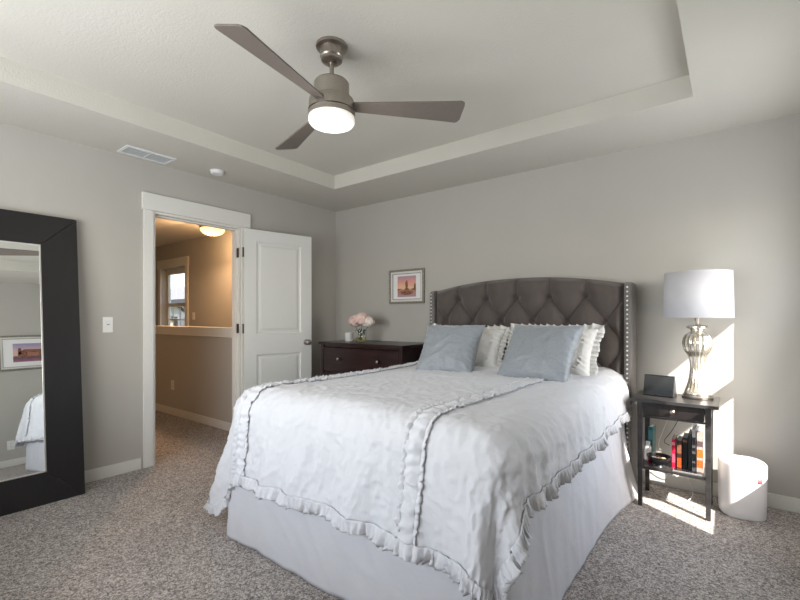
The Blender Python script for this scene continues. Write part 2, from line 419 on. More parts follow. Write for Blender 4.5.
# ================================================================== CEILING FIXTURES
# fan
t = thing('ceiling_fan', 'brushed nickel three-blade ceiling fan with lit round light in the tray ceiling', 'ceiling fan', (2.093, -2.052, TZ))
obj('canopy', lathe(nb(), [(.02, 0), (.078, 0), (.080, -.006), (.078, -.014), (.058, -.020), (.058, -.060), (.053, -.066), (.053, -.078), (.040, -.088), (.016, -.091)], 48), 'nickel', t, smooth='auto')
obj('downrod', lathe(nb(), [(.0115, -.085), (.0115, -.155), (.020, -.158), (.026, -.168), (.030, -.18)], 24), 'nickel', t, smooth='auto')
obj('motor_housing', lathe(nb(), [(.028, -.196), (.060, -.200), (.082, -.206), (.088, -.214), (.088, -.290), (.1085, -.296), (.1130, -.302), (.1150, -.350), (.1180, -.352), (.1180, -.356), (.112, -.357), (.112, -.361), (.1180, -.362), (.1180, -.385)], 64), 'nickel', t, smooth='auto').location = (0, 0, .02)
obj('light_bowl', lathe(nb(), [(.113, -.382), (.1155, -.388), (.1155, -.408), (.108, -.419), (.085, -.427), (.05, -.431), (.01, -.433)], 64), 'fanlight', t, smooth=True).location = (0, 0, .02)
lamp('fan_light', 'POINT', (2.093, -2.052, 2.06), 3, (1, .93, .82), shadow_soft_size=.1)
for k, ang in enumerate((43, 162, 282)):
    a = math.radians(ang)
    bm = nb(); n = 10
    prof = []
    out = [(.10, -.030), (.16, -.036), (.56, -.068), (.655, -.077), (.672, -.068), (.676, -.050), (.672, .050), (.664, .068), (.650, .077), (.56, .068), (.16, .036), (.10, .030)]
    prism(bm, out, -.004, .004, 'XY')
    o = obj('blade', bm, 'blade', t, bevel=.002)
    o.location = (0, 0, -.306); o.rotation_euler = Matrix.Rotation(a, 3, 'Z').to_euler()
    o.rotation_euler = (Matrix.Rotation(a, 3, 'Z') @ Matrix.Rotation(math.radians(-15), 3, 'X')).to_euler()
    bm = nb(); box(bm, .085, .15, -.026, .026, .004, .011)
    obj('blade_iron', bm, 'nickel', o, bevel=.002)
# vent, detector
t = thing('ceiling_vent', 'white louvred air vent flush in the lowered ceiling edge', 'vent', (.15, -2.13, CH))
bm = nb(); box(bm, -.095, .095, -.175, -.155, -.008, 0); box(bm, -.095, .095, .155, .175, -.008, 0); box(bm, -.095, -.07, -.155, .155, -.008, 0); box(bm, .07, .095, -.155, .155, -.008, 0); box(bm, -.07, .07, -.006, .006, -.008, 0)
obj('vent_frame', bm, 'vent', t, bevel=.002)
for s in (-1, 1):
    bm = nb()
    for k in range(9):
        x = -.062+k*.0155
        box(bm, -.006, .006, s*.0805-.0735, s*.0805+.0735, -.0007, .0007, Matrix.Translation((x, 0, -.005)) @ Matrix.Rotation(math.radians(40), 4, 'Y'))
    obj('louvres', bm, 'vent', t)
obj('duct_backing', bx(-.07, .07, -.155, .155, -.001, 0), 'duct', t)
t = thing('smoke_detector', 'round white smoke detector on the ceiling above the doorway', 'smoke detector', (.23, -1.61, CH))
obj('mount', lathe(nb(), [(.058, 0), (.058, -.007)], 40), 'plastic', t, smooth='auto')
obj('cover', lathe(nb(), [(.052, -.007), (.052, -.020), (.045, -.028), (.02, -.031)], 40), 'plastic', t, smooth='auto')
# ================================================================== LEANING MIRROR
lean = math.atan2(.174, 1.878)
t = thing('floor_mirror', 'tall floor mirror with wide dark frame leaning on the left wall', 'mirror', (.228, -2.554, .0), 0)
t.rotation_euler = (0, -lean, 0)
MH, MW, fw, fd = 1.886, .94, .20, .045          # local: x = thickness (front at 0), y 0..-MW, z 0..MH
def frame_side(pts_outer, pts_inner):
    bm = nb()
    fo = [bm.verts.new((0, y, z)) for y, z in pts_outer]; fi = [bm.verts.new((-.012, y, z)) for y, z in pts_inner]
    bo = [bm.verts.new((-fd, y, z)) for y, z in pts_outer]; bi = [bm.verts.new((-fd, y, z)) for y, z in pts_inner]
    bm.faces.new((fo[0], fo[1], fi[1], fi[0])); bm.faces.new((bo[0], bo[1], bi[1], bi[0]))
    bm.faces.new((fo[0], fo[1], bo[1], bo[0])); bm.faces.new((fi[0], fi[1], bi[1], bi[0]))
    bm.faces.new((fo[0], fi[0], bi[0], bo[0])); bm.faces.new((fo[1], fi[1], bi[1], bo[1]))
    return bm
O = [(0, 0), (0, MH), (-MW, MH), (-MW, 0)]; I = [(-fw, fw), (-fw, MH-fw), (-MW+fw, MH-fw), (-MW+fw, fw)]
for k in range(4):
    a, b = O[k], O[(k+1) % 4]; c, d = I[k], I[(k+1) % 4]
    g = .0012
    def sh(p, q):  # tiny mitre gap
        v = Vector((q[0]-p[0], q[1]-p[1])).normalized()*g; return (p[0]+v.x, p[1]+v.y)
    obj('frame_rail', frame_side([sh(a, b), sh(b, a)], [sh(c, d), sh(d, c)]), 'mirrorframe', t, bevel=.0015)
bm = nb(); gl = [(-fw, fw), (-fw, MH-fw), (-MW+fw, MH-fw), (-MW+fw, fw)]; e = .008
for k in range(4):
    a, b = gl[k], gl[(k+1) % 4]
    cx, cz = -MW/2, MH/2
    def ins(p): return (p[0]+(e if p[0] < cx else -e), p[1]+(e if p[1] < cz else -e))
    q = [bm.verts.new((-.013, *a)), bm.verts.new((-.013, *b)), bm.verts.new((-.009, *ins(b))), bm.verts.new((-.009, *ins(a)))]
    bm.faces.new(q)
    q = [bm.verts.new((-.009, *ins(a))), bm.verts.new((-.009, *ins(b))), bm.verts.new((-.016, *ins(b))), bm.verts.new((-.016, *ins(a)))]
    bm.faces.new(q)
obj('frame_lip', bm, 'nail', t)
obj('mirror_glass', bx(-.022, -.015, -MW+fw, -fw, fw, MH-fw), 'mirror', t)

# ================================================================== BED
t = thing('bed', 'queen bed with charcoal button-tufted winged headboard and white bed skirt', 'bed', (0, 0, 0))
HXc, hx0, hx1 = 2.32, 1.535, 3.11
def arch(x):
    q = abs(x-HXc)/.80; return 1.515 - .085*q**2.2
bx0, bz0 = 2.985, .81
tufts = []
for r, z in enumerate((1.350, 1.17, .990, .81)):
    off = .1335 if r % 2 == 0 else 0
    for k in range(-1, 8):
        x = bx0 - off - k*.267
        if hx0+.03 < x < hx1-.03: tufts.append((x, z))
def tuft_h(x, z):
    X = x-bx0; Z = z-.81
    u = X/.267+Z/.36; v = X/.267-Z/.36
    col = abs(math.sin(PI*(X+.1335)/.267)); colb = abs(math.sin(PI*X/.267))
    dia = (abs(math.sin(PI*u))*abs(math.sin(PI*v)))**.42
    if z > 1.35:
        k = sstep(1.35, 1.40, z); h = dia*(1-k) + (col**.35)*k*.95
    elif z < .81:
        k = sstep(-.81, -.77, -z); h = dia*(1-k)+ .85*k*(colb**.4)
    else: h = dia
    dmin = min(math.hypot(x-a, z-b) for a, b in tufts)
    h = h*.055 - .020*math.exp(-(dmin/.022)**2) - .010*math.exp(-(dmin/.06)**2)
    edge = min(x-hx0, hx1-x, arch(x)-z+.005)
    e = sstep(0, .05, edge)
    wr = .0025*noise.noise(Vector((x*22, z*9, 3)))
    return (h+wr)*e + .030*math.sqrt(max(0, 1-(1-min(1, edge/.035))**2)) if edge > 0 else 0
bm = nb()
def fpan(u, v):
    x = hx0+u*(hx1-hx0); z = .62+v*(arch(x)-.62)
    return (x, -.175-tuft_h(x, z), z)
grid(bm, fpan, 230, 130)
V0 = nb()
def back(u, v):
    x = hx0+u*(hx1-hx0); zt = arch(x)
    return (x, -.175+v*.155, zt)
grid(bm, back, 230, 3)
box(bm, hx0, hx1, -.155, -.02, .62, 1.42)
obj('headboard', bm, 'upholstery', t, smooth=True, normals=False)
obj('lower_panel', bx(hx0, hx1, -.185, -.02, .06, .622), 'upholstery', t)
bmb = nb(); bmesh.ops.create_uvsphere(bmb, u_segments=14, v_segments=8, radius=.013)
for v in bmb.verts: v.co.y *= .55
btn = obj('button', bmb, 'upholstery', t, smooth=True)
first = True
for (x, z) in tufts:
    o = btn if first else btn.copy()
    if not first: C.objects.link(o); o.parent = t
    first = False; o.location = (x, -.176, z)
nailbm = nb(); bmesh.ops.create_uvsphere(nailbm, u_segments=12, v_segments=6, radius=.0066)
for v in nailbm.verts: v.co.y *= .5
nail0 = None
for side, (wa, wb) in (('l', (1.49, 1.537)), ('r', (3.108, 3.155))):
    bm = nb(); out = [(-.02, .0), (-.02, 1.425), (-.05, 1.44), (-.20, 1.443), (-.235, 1.435), (-.252, 1.41), (-.256, .0)]
    prism(bm, out, wa, wb, 'YZ')
    wg = obj('headboard_wing', bm, 'wing', t, bevel=.012, smooth=True)
    for k in range(44):
        z = .05+k*.0315
        if nail0 is None: o = obj('nailhead', nailbm, 'nail', wg, smooth=True); nail0 = o
        else: o = nail0.copy(); C.objects.link(o); o.parent = wg
        o.location = ((wa+wb)/2-.001, -.2565, z)
# legs under, box spring, mattress
for x in (1.62, 3.02):
    for y in (-.35, -2.15): obj('leg', lathe(nb(), [(.03, 0), (.035, .12)], 16, (x, y, 0)), 'dark', t)
obj('box_spring', bx(1.56, 3.08, -2.23, -.10, .12, .45), 'skirt', t, bevel=.03)
obj('mattress', bx(1.555, 3.085, -2.235, -.11, .45, .755), 'white_cotton', t, bevel=.06, smooth=True)
# skirt: three hanging sides
def skirt():
    path = [(1.505, -.14), (1.495, -1.2), (1.49, -2.20)]
    sx0, sx1, sy = 1.50, 3.115, -2.265
    pts = []
    L1 = 2.12; L2 = sx1-sx0; L3 = 2.0
    tot = L1+L2+L3
    def P(s, v):
        h = .50*(1-v)          # v=0 top .50 -> bottom 0
        fl = v*v
        cr = .05
        if s < L1: x, y, nx, ny = sx0, -.14-s, -1, 0; e = L1-s
        elif s < L1+L2: q = s-L1; x, y, nx, ny = sx0+q, sy, 0, -1; e = min(q, L2-q)
        else: q = s-L1-L2; x, y, nx, ny = sx1, sy+q, 1, 0; e = q
        if e < cr:     # rounded corner
            k = .35*(1-e/cr)
            cxm = (sx0+sx1)/2; x += (1 if x < cxm else -1)*k*cr*.6; y += k*cr*.6
        w_ = (.006+.008*fl)*fbm((s*4.0, .4*h, 2.0), 2)
        w_ += .010*(v*(1-v)*3)*(1-abs(noise.noise(Vector((s*5+h*4, h*2.5, 5)))))**5 + .004*v*noise.noise(Vector((s*14, h*3, 8)))
        o = w_ + .022*fl
        if s > L1+L2: o += .07*sstep(1.3, 2.0, s-L1-L2)*fl
        if s > L1+L2 or s < L1: pass
        return (x+nx*o, y+ny*o, .004+h)
    bm = nb(); grid(bm, lambda u, v: P(u*tot, v), 520, 30)
    o = obj('bed_skirt', bm, 'skirt', t, smooth=True, solid=.003)
skirt()

# ------------------------------------------------------------------ duvet
DT, Rr = .80, .13
DX0, DX1, DYf = 1.50, 3.13, -2.27               # outer faces of the rounded bed block
U0, U1, V0_, V1_ = 1.136, 3.31, -2.655, -.20
def drape(U, V, lift=0.):
    qx = min(max(U, DX0+Rr), DX1-Rr); qy = max(V, DYf+Rr)
    ox, oy = U-qx, V-qy
    d = math.hypot(ox, oy)
    puff = .020*math.sin(PI*min(1, max(0, (U-DX0)/(DX1-DX0)))) + .02*sstep(-.95, -.35, V)
    top = DT + puff
    lowf = fbm((U*2.1, V*2.1, 1.3), 2)*.007
    wr = 1-abs(noise.noise(Vector((U*9+2*noise.noise(Vector((U*3, V*3, 0))), V*5, 9))))
    wr2 = 1-abs(noise.noise(Vector((U*16+V*8, V*14-U*6, 4)) + Vector((1, 1, 1))*1.5*noise.noise(Vector((U*4, V*4, 7)))))
    wr3 = 1-abs(noise.noise(Vector((U*30-V*12, V*24+U*10, 14)) + Vector((1, 1, 1))*2*noise.noise(Vector((U*5, V*5, 2)))))
    fk = 1+.35*(1-sstep(-2.4, -1.6, V))
    crease = (.005*(wr**7) + .0045*(wr2**7) + .0040*(wr3**7))*fk
    # little crinkle, stronger towards the foot
    if d < 1e-6:
        n = Vector((0, 0, 1)); p = Vector((U, V, top))
        return p + n*(lowf+crease+lift)
    nx, ny = ox/d, oy/d
    arc = Rr*PI/2
    if d < arc:
        a = d/Rr; s = math.sin(a); c = math.cos(a)
        p = Vector((qx+nx*Rr*s, qy+ny*Rr*s, top-Rr*(1-c))); n = Vector((nx*s, ny*s, c)); k = d/arc
        h = 0
    else:
        h = d-arc; p = Vector((qx+nx*Rr, qy+ny*Rr, top-Rr-h*.97)); n = Vector((nx, ny, .05)); k = 1
    both = 2*min(abs(nx), abs(ny))                      # 0 on sides, ~1.4 on the corner diagonal
    along = V if abs(nx) > abs(ny) else U
    th = math.atan2(abs(ny), abs(nx))
    left = ox < 0
    # outward flare + folds
    flare = (.065 if left or abs(ny) > .3 else .03)*(h/.4)**1.0*(1+ (.5 if left else .35)*both)*(1-.7*sstep(-1.2, -.5, V)) + .01*k
    fold = 0
    if h > 0:
        amp = .022*sstep(0, .3, h)
        fold = amp*math.sin(along*21+2.5*noise.noise(Vector((along*3, 5, 1))))*(1-min(1, both))
        fold += .048*sstep(0, .35, h)*math.sin(th*9+(1.1 if left else 2.2))*min(1, both)
    fold += .018*k*noise.noise(Vector((along*13, h*2.5, 2.2)))
    p = p + Vector((nx*(1+.85*min(1, both) if left else 1), ny*(.15 if left else .8), 0))*(flare+fold)
    if left: p.z -= .22*h*min(1, both)
    # bump of pillows at the head does not reach the hem
    p.z -= .02*sstep(-.95, -.35, V)*min(1, k)*.6
    p.z += .22*(h*.35)*both*0
    p += n*(lowf*(1-.3*k)+crease+lift)
    if p.z < .035: p.z = .035+ (p.z-.035)*.08
    return p
bm = nb(); NU, NV = 230, 250
grid(bm, lambda u, v: drape(U0+u*(U1-U0), V0_+v*(V1_-V0_)), NU, NV)
duvet = obj('duvet', bm, 'white_cotton', None, smooth=True, solid=.018)
tag(duvet, 'white ruffled duvet spread over the bed and hanging down its sides', 'duvet')
def frill(name, path, nrm_dir, width, amp, wl, parent, m='white_cotton', step=.006, seed=0, basecurl=0.):
    """path: list of (U,V); nrm_dir: outward direction in cloth coords"""
    pts = []; L = 0
    seg = []
    for a, b in zip(path, path[1:]):
        l = math.dist(a, b); n = max(1, int(l/step))
        for k in range(n):
            s_ = k/n; seg.append((a[0]+(b[0]-a[0])*s_, a[1]+(b[1]-a[1])*s_))
    seg.append(path[-1]); n = len(seg)-1
    bm = nb(); NW = 7
    rows = []
    Ls = 0
    for i, (U, V) in enumerate(seg):
        if i: Ls += math.dist(seg[i-1], seg[i])
        dx, dy = nrm_dir(i/n, U, V)
        ph = 2*PI*Ls/wl + 6.5*noise.noise(Vector((Ls*7, seed, 0)))
        am = amp*max(.25, .8+1.3*noise.noise(Vector((Ls*11, seed, 4))))
        row = []
        base = drape(U, V)
        e1 = drape(U+.01, V); e2 = drape(U, V+.01)
        N = (e1-base).cross(e2-base).normalized()
        out = (drape(U+dx*.02, V+dy*.02)-base).normalized()
        tang = N.cross(out)
        for j in range(NW+1):
            q = j/NW
            wv = math.sin(ph)*am*q**.8; wz = math.cos(ph*1.0+.8)*am*.45*q
            ww = width*(1+.22*noise.noise(Vector((Ls*9, seed, 8))))
            jt = Vector((noise.noise(Vector((Ls*55, q*4, seed))), noise.noise(Vector((Ls*55, q*4, seed+9))), noise.noise(Vector((Ls*48, q*4, seed+19)))))*amp*.45*q
            row.append(bm.verts.new(jt + base + out*(ww*q*(1-.1*abs(math.sin(ph)))) + N*(wv+.004+basecurl*math.sin(PI*q*.7)) + tang*wz))
        rows.append(row)
    for a, b in zip(rows, rows[1:]):
        for j in range(NW): bm.faces.new((a[j], b[j], b[j+1], a[j+1]))
    for v in bm.verts:
        if v.co.z < .02: v.co.z = .02
    return obj(name, bm, m, parent, smooth=True, solid=.0025)
cr = .05
frill('hem_ruffle', [(U0+.004, -.30), (U0+.004, V0_+cr), (U0+cr, V0_+.004), (U1-cr, V0_+.004), (U1-.004, V0_+cr), (U1-.004, -.30)],
      lambda s, U, V: (-1, 0) if (U < U0+.02 and V > V0_+cr) else ((1, 0) if (U > U1-.02 and V > V0_+cr) else ((-.7, -.7) if U < U0+cr else ((.7, -.7) if U > U1-cr else (0, -1)))),
      .060, .016, .027, duvet, seed=1)
for uc, sd in ((1.685, 2), (2.77, 5)):
    # gathered band between two small frills
    bm = nb(); hw = .036; Lb = V1_-.45-V0_
    def band(u, v, uc=uc, sd=sd):
        V = V0_+.004+u*(-.55-V0_); U = uc + (v-.5)*2*hw
        g = .007*abs(math.sin(PI*v))*(1+1.1*noise.noise(Vector((V*26+v*2, sd, 1)))) + .003*math.sin(V*140+4*noise.noise(Vector((V*9, sd, v))))
        return drape(U, V, .004+g)
    grid(bm, band, 420, 8); obj('gathered_band', bm, 'white_cotton', duvet, smooth=True, solid=.003)
    for sg in (-1, 1):
        frill('band_ruffle', [(uc+sg*hw*.85, V0_+.004), (uc+sg*hw*.85, -.55)], lambda s, U, V, sg=sg: (sg, 0), .020, .0065, .028, duvet, seed=sd+sg, basecurl=.008)

# ------------------------------------------------------------------ pillows
def pillow(name, label, cat, loc, rz, lean_, W, H, Th, m, ruffle=None, seed=0, group=None, roll=0.):
    t = thing(name, label, cat, loc, rz, rx=-lean_, group=group); t.rotation_euler = (Matrix.Rotation(rz, 3, 'Z') @ Matrix.Rotation(-lean_, 3, 'X')).to_euler()
    bm = nb(); N = 46
    def shape(u, v, sgn):
        a, b = u*2-1, v*2-1
        ea = 1-.075*(1-abs(b)**2)*1.0; eb = 1-.075*(1-abs(a)**2)
        x = a*W/2*ea; z = H/2+b*H/2*eb
        ta = max(0, 1-abs(a)**2.6); tb = max(0, 1-abs(b)**2.6)
        th = Th/2*(ta*tb)**.48
        w1 = 1-abs(noise.noise(Vector((a*2.6+seed, b*2.6, sgn))))
        th += .0065*(w1**5)*min(1, (ta*tb)*6) + .006*noise.noise(Vector((a*4, b*4+seed, sgn*3)))*min(1, ta*tb*4)
        edge = min(1-abs(a), 1-abs(b))
        th += .005*math.sin((a+b*1.7)*20+seed)*math.exp(-(edge/.16)**2)*min(1, edge*20)
        return (x+roll*z, sgn*th, z)
    # slump: bottom a bit thicker
    for sgn in (-1, 1):
        grid(bm, lambda u, v, s=sgn: shape(u, v, s), N, N)
    bmesh.ops.remove_doubles(bm, verts=bm.verts, dist=1e-4)
    o = obj('pillow_body', bm, m, t, smooth=True)
    if ruffle:
        bm = nb(); per = []
        K = 110
        for (a0, b0, a1, b1) in ((-1, -1, 1, -1), (1, -1, 1, 1), (1, 1, -1, 1), (-1, 1, -1, -1)):
            for k in range(K): per.append((a0+(a1-a0)*k/K, b0+(b1-b0)*k/K, ))
        n = len(per); rows = []; Ls = 0
        for i, (a, b) in enumerate(per):
            p = Vector(shape((a+1)/2, (b+1)/2, 1)); p.y = 0
            c = Vector((0, 0, H/2)); dr = Vector((a if abs(a) > .90 else 0, 0, b if abs(b) > .90 else 0))
            if abs(a) > .9 and abs(b) > .9: dr = Vector((math.copysign(max(0, (abs(a)-.9))*10, a), 0, math.copysign(max(0, abs(b)-.9)*10, b)))
            dr.normalize(); Ls = i*(2*(W+H)/n)
            ph = 2*PI*Ls/.042+3*noise.noise(Vector((Ls*6, seed, 0))); row = []
            for j in range(6):
                q = j/5
                ww = ruffle*(1+.3*noise.noise(Vector((Ls*12, seed, 5))))
                row.append(bm.verts.new(p + dr*(ww*q-.006) + Vector((0, math.sin(ph)*.015*q, 0)) + Vector((dr.z, 0, -dr.x))*math.cos(ph)*.007*q))
            rows.append(row)
        for i in range(n):
            a, b = rows[i], rows[(i+1) % n]
            for j in range(5): bm.faces.new((a[j], b[j], b[j+1], a[j+1]))
        obj('ruffle', bm, m, t, smooth=True, solid=.002)
        # appliqued oval ruffle on the face is sewn down as a raised line
        bm = nb()
        loop = []
        for k in range(160):
            a_ = 2*PI*k/160; a = .80*math.copysign(abs(math.cos(a_))**.5, math.cos(a_)); b = .76*math.copysign(abs(math.sin(a_))**.5, math.sin(a_))
            loop.append((a, b, k))
        rows = []
        for a, b, k in loop:
            row = []
            for j in range(4):
                q = j/3; f_ = 1+.09*q
                p = Vector(shape((a*f_+1)/2, (b*f_+1)/2, -1)); p.y -= .004+.006*q*(1+math.sin(k*1.3)); row.append(bm.verts.new(p))
            rows.append(row)
        for i in range(len(rows)):
            a, b = rows[i], rows[(i+1) % len(rows)]
            for j in range(3): bm.faces.new((a[j], b[j], b[j+1], a[j+1]))
        obj('face_ruffle', bm, m, t, smooth=True)
    return t
R = math.radians
pillow('pillow_sham', 'white ruffled sham at the left, mostly hidden behind the left grey pillow', 'pillow', (2.02, -.68, .775), R(4), R(31), .66, .385, .19, 'sham', .042, 3, group='white ruffled shams')
pillow('pillow_sham', 'white ruffled sham at the right, behind the right grey pillow near the lamp', 'pillow', (2.68, -.64, .78), R(-3), R(29), .62, .385, .19, 'sham', .045, 8, group='white ruffled shams')
pillow('throw_pillow', 'blue-grey satin pillow at the left, the one nearest the dresser', 'pillow', (2.11, -1.02, .785), R(16), R(32), .435, .42, .15, 'satin', None, 12, roll=.10, group='blue-grey throw pillows')
pillow('throw_pillow', 'blue-grey satin pillow at the right, the one nearest the lamp', 'pillow', (2.71, -.985, .785), R(-2), R(32), .465, .425, .16, 'satin', None, 17, roll=.09, group='blue-grey throw pillows')
# ================================================================== DRESSER
t = thing('dresser', 'dark mahogany chest of drawers with round knobs in the corner beside the bed', 'dresser', (.352, -.55, 0))
dw, dd, dh = 1.07, .50, .947
obj('top', bx(-.02, dw+.0, -.02, dd+.02, dh-.024, dh), 'dresser', t, bevel=.003)
for x in (0, dw-.06):
    bm = nb(); box(bm, x, x+.04, 0, .04, 0, dh-.024); box(bm, x, x+.04, dd-.04, dd, 0, dh-.024); box(bm, x+.008, x+.032, .04, dd-.04, .11, dh-.024)
    obj('side_frame', bm, 'dresser', t, bevel=.002)
bm = nb(); box(bm, .04, dw-.06, .015, .03, dh-.048, dh-.024); box(bm, .04, dw-.06, .015, .03, .10, .13); box(bm, .04, dw-.06, dd-.02, dd-.01, .10, dh-.024); box(bm, .04, dw-.06, .03, dd-.02, .10, .112)
for z in (.390, .645): box(bm, .04, dw-.06, .02, .03, z, z+.012)
obj('carcass', bm, 'dresser', t)
dz = [(.658, .893), (.403, .643), (.133, .388)]
for z0, z1 in dz:
    bm = nb(); box(bm, .043, dw-.063, .002, .02, z0, z1); box(bm, .06, dw-.08, .02, dd-.06, z0+.02, z0+.14)
    q = obj('drawer', bm, 'dresser', t, bevel=.002)
    for x in (.27, dw-.29):
        obj('knob', lathe(nb(), [(.008, .002), (.007, -.012), (.016, -.018), (.018, -.026), (.012, -.034), (.003, -.036)], 20, (x, 0, (z0+z1)/2+.01), axis='Y'), 'nickel', q, smooth=True)

# candle, vase, peonies
cx, cy, cz = .50, -.29, dh
t = thing('candle', 'white glass candle cup standing left of the flower vase', 'candle', (cx, cy, cz))
obj('cup', lathe(nb(), [(.036, 0), (.039, .004), (.042, .088), (.040, .088), (.037, .070), (.004, .070)], 32), 'wax', t, smooth='auto')
obj('wick', lathe(nb(), [(.0015, .07), (.0012, .08)], 8), 'black', t)
vx, vy = .715, -.34
t = thing('vase', 'small clear glass vase with yellowish water on the dresser', 'vase', (vx, vy, dh))
obj('glass', lathe(nb(), [(.005, .003), (.050, .003), (.056, .010), (.056, .120), (.053, .123), (.053, .012), (.049, .008), (.005, .008)], 40, cap=False), 'glass', t, smooth='auto')
obj('water', lathe(nb(), [(.003, .009), (.049, .010), (.052, .016), (.052, .048), (.003, .048)], 32, cap=False), 'water', t, smooth='auto')
def peony(label, c, r, m, stem_to, seed):
    rnd = random.Random(seed)
    t = thing('peony', label, 'flower', (vx, vy, dh+.02), group='peonies in the vase')
    bm = nb(); c = Vector(c)
    for k in range(90):
        # petals: fibonacci directions, inner ones tighter
        f_ = (k+.5)/90; ph = k*2.39996; ct = 1-1.55*f_; st = math.sqrt(max(0, 1-ct*ct))
        d = Vector((st*math.cos(ph), st*math.sin(ph), ct)); s = d.cross(Vector((0.1, .2, 1))).normalized(); q = s.cross(d)
        ang = rnd.uniform(0, 6.28); a1 = s*math.cos(ang)+q*math.sin(ang); a2 = d.cross(a1)
        w_ = r*rnd.uniform(.30, .46); rr = r*rnd.uniform(.74, 1.06)
        rows = []
        for i in range(5):
            row = []
            for j in range(5):
                a = (i/4-.5)*2; b = (j/4-.5)*2
                lim = 1-.25*a*a*b*b
                row.append(bm.verts.new(c + d*(rr - .30*w_*(a*a+b*b) + .16*w_*rnd.uniform(-1, 1)) + a1*a*w_*lim*.8 + a2*b*w_*lim*.8))
            rows.append(row)
        for i in range(4):
            for j in range(4): bm.faces.new((rows[i][j], rows[i+1][j], rows[i+1][j+1], rows[i][j+1]))
    bmesh.ops.create_icosphere(bm, subdivisions=2, radius=r*.75, matrix=Matrix.Translation(c))
    obj('bloom', bm, m, t, smooth=True)
    obj('stem', tube(nb(), spline([stem_to, (stem_to[0]*.4+c.x*.2, stem_to[1]*.4+c.y*.2, .05), c - Vector((0, 0, r*.6))], 6), .0028, 8), 'leaf', t, smooth=True)
    bm = nb()
    for k in range(3):
        a = rnd.uniform(0, 6.28); o_ = Vector((c.x*.45, c.y*.45, .045+.015*k)); dv = Vector((math.cos(a)*.3, math.sin(a)*.3, .8)).normalized(); sd = dv.cross(Vector((0, 1, .1))).normalized()
        P = [o_ - sd*.002, o_ + dv*.022 - sd*.010, o_ + dv*.050, o_ + dv*.022 + sd*.010]
        bm.faces.new([bm.verts.new(p) for p in P])
    obj('leaves', bm, 'leaf', t)
peony('pale pink peony at the left of the vase', (-.066, -.01, .185), .072, 'petal', (.012, .0, .0), 1)
peony('pink peony at the centre of the vase', (.026, -.02, .208), .074, 'petal', (-.006, .005, .0), 2)
peony('cream peony at the right of the vase', (.088, .018, .180), .062, 'petalw', (-.018, -.004, .0), 3)

# ================================================================== FRAMED PICTURES
def ramp_mat(name, stops, axis, lo, hi, rough=.5):
    m = bpy.data.materials.new(name); m.use_nodes = True; n = m.node_tree.nodes; L = m.node_tree.links; b = n['Principled BSDF']
    b.inputs['Roughness'].default_value = rough
    tc = n.new('ShaderNodeTexCoord'); sp = n.new('ShaderNodeSeparateXYZ'); L.new(tc.outputs['Object'], sp.inputs[0])
    nz = n.new('ShaderNodeTexNoise'); nz.inputs['Scale'].default_value = 22; nz.inputs['Detail'].default_value = 4; L.new(tc.outputs['Object'], nz.inputs[0])
    ma = n.new('ShaderNodeMath'); ma.operation = 'MULTIPLY_ADD'; ma.inputs[1].default_value = .06; L.new(nz.outputs[0], ma.inputs[0]); L.new(sp.outputs[axis], ma.inputs[2])
    mr = n.new('ShaderNodeMapRange'); mr.inputs[1].default_value = lo+.03; mr.inputs[2].default_value = hi+.03; L.new(ma.outputs[0], mr.inputs[0])
    r = n.new('ShaderNodeValToRGB'); L.new(mr.outputs[0], r.inputs[0]); e = r.color_ramp.elements
    e[0].position = stops[0][0]; e[0].color = (*stops[0][1], 1); e[1].position = stops[-1][0]; e[1].color = (*stops[-1][1], 1)
    for p, c in stops[1:-1]: x = e.new(p); x.color = (*c, 1)
    L.new(r.outputs[0], b.inputs['Base Color']); return m
M['art_dark'] = mat('art_silhouette', (.14, .06, .04), .6, color2=(.30, .13, .08), noise_scale=60)
M['art_mid'] = mat('art_warm', (.45, .20, .12), .6, color2=(.28, .12, .10), noise_scale=60)
def picture(name, label, loc, rz, W, H, fwid, art_w, art_h, art_mat, shapes, band=True, cz=0.):
    t = thing(name, label, 'picture', loc, rz)        # centre of the back on the wall, room towards -y
    for (a, b, c, d) in ((-W/2, W/2, H/2-fwid, H/2), (-W/2, W/2, -H/2, -H/2+fwid), (-W/2, -W/2+fwid, -H/2+fwid, H/2-fwid), (W/2-fwid, W/2, -H/2+fwid, H/2-fwid)):
        obj('frame_side', bx(a, b, -.026, 0, c, d), 'silverframe', t, bevel=.003)
    w2, h2 = W/2-fwid, H/2-fwid; k = .022
    bm = nb()
    for (a, b, c, d) in ((-w2, w2, h2-k, h2), (-w2, w2, -h2, -h2+k), (-w2, -w2+k, -h2+k, h2-k), (w2-k, w2, -h2+k, h2-k)): box(bm, a, b, -.018, -.002, c, d)
    obj('inner_band', bm, 'band', t, bevel=.002)
    bm = nb(); w3, h3 = w2-k, h2-k; q = .004
    for (a, b, c, d) in ((-w3, w3, h3-q, h3), (-w3, w3, -h3, -h3+q), (-w3, -w3+q, -h3+q, h3-q), (w3-q, w3, -h3+q, h3-q)): box(bm, a, b, -.014, -.003, c, d)
    obj('fillet', bm, 'bronze', t)
    obj('mat_board', bx(-w3, w3, -.009, -.004, -h3, h3), 'mat', t)
    art = obj('artwork', bx(-art_w/2, art_w/2, -.0096, -.009, cz-art_h/2, cz+art_h/2), art_mat, t)
    for i, (m, polys) in enumerate(shapes):
        bm = nb()
        for p in polys: prism(bm, p, -.0102-.0003*i, -.0097, 'XZ')
        obj('art_detail', bm, m, art)
    return t
def ell(cx, cz, a, b, n=24): return [(cx+a*math.cos(2*PI*k/n), cz+b*math.sin(2*PI*k/n)) for k in range(n)]
am = ramp_mat('sunset_painting', [(0, (.42, .26, .30)), (.28, (.40, .20, .14)), (.42, (.80, .50, .30)), (.6, (.75, .38, .28)), (.8, (.66, .30, .27)), (1, (.42, .28, .34))], 'Z', -.10, .10)
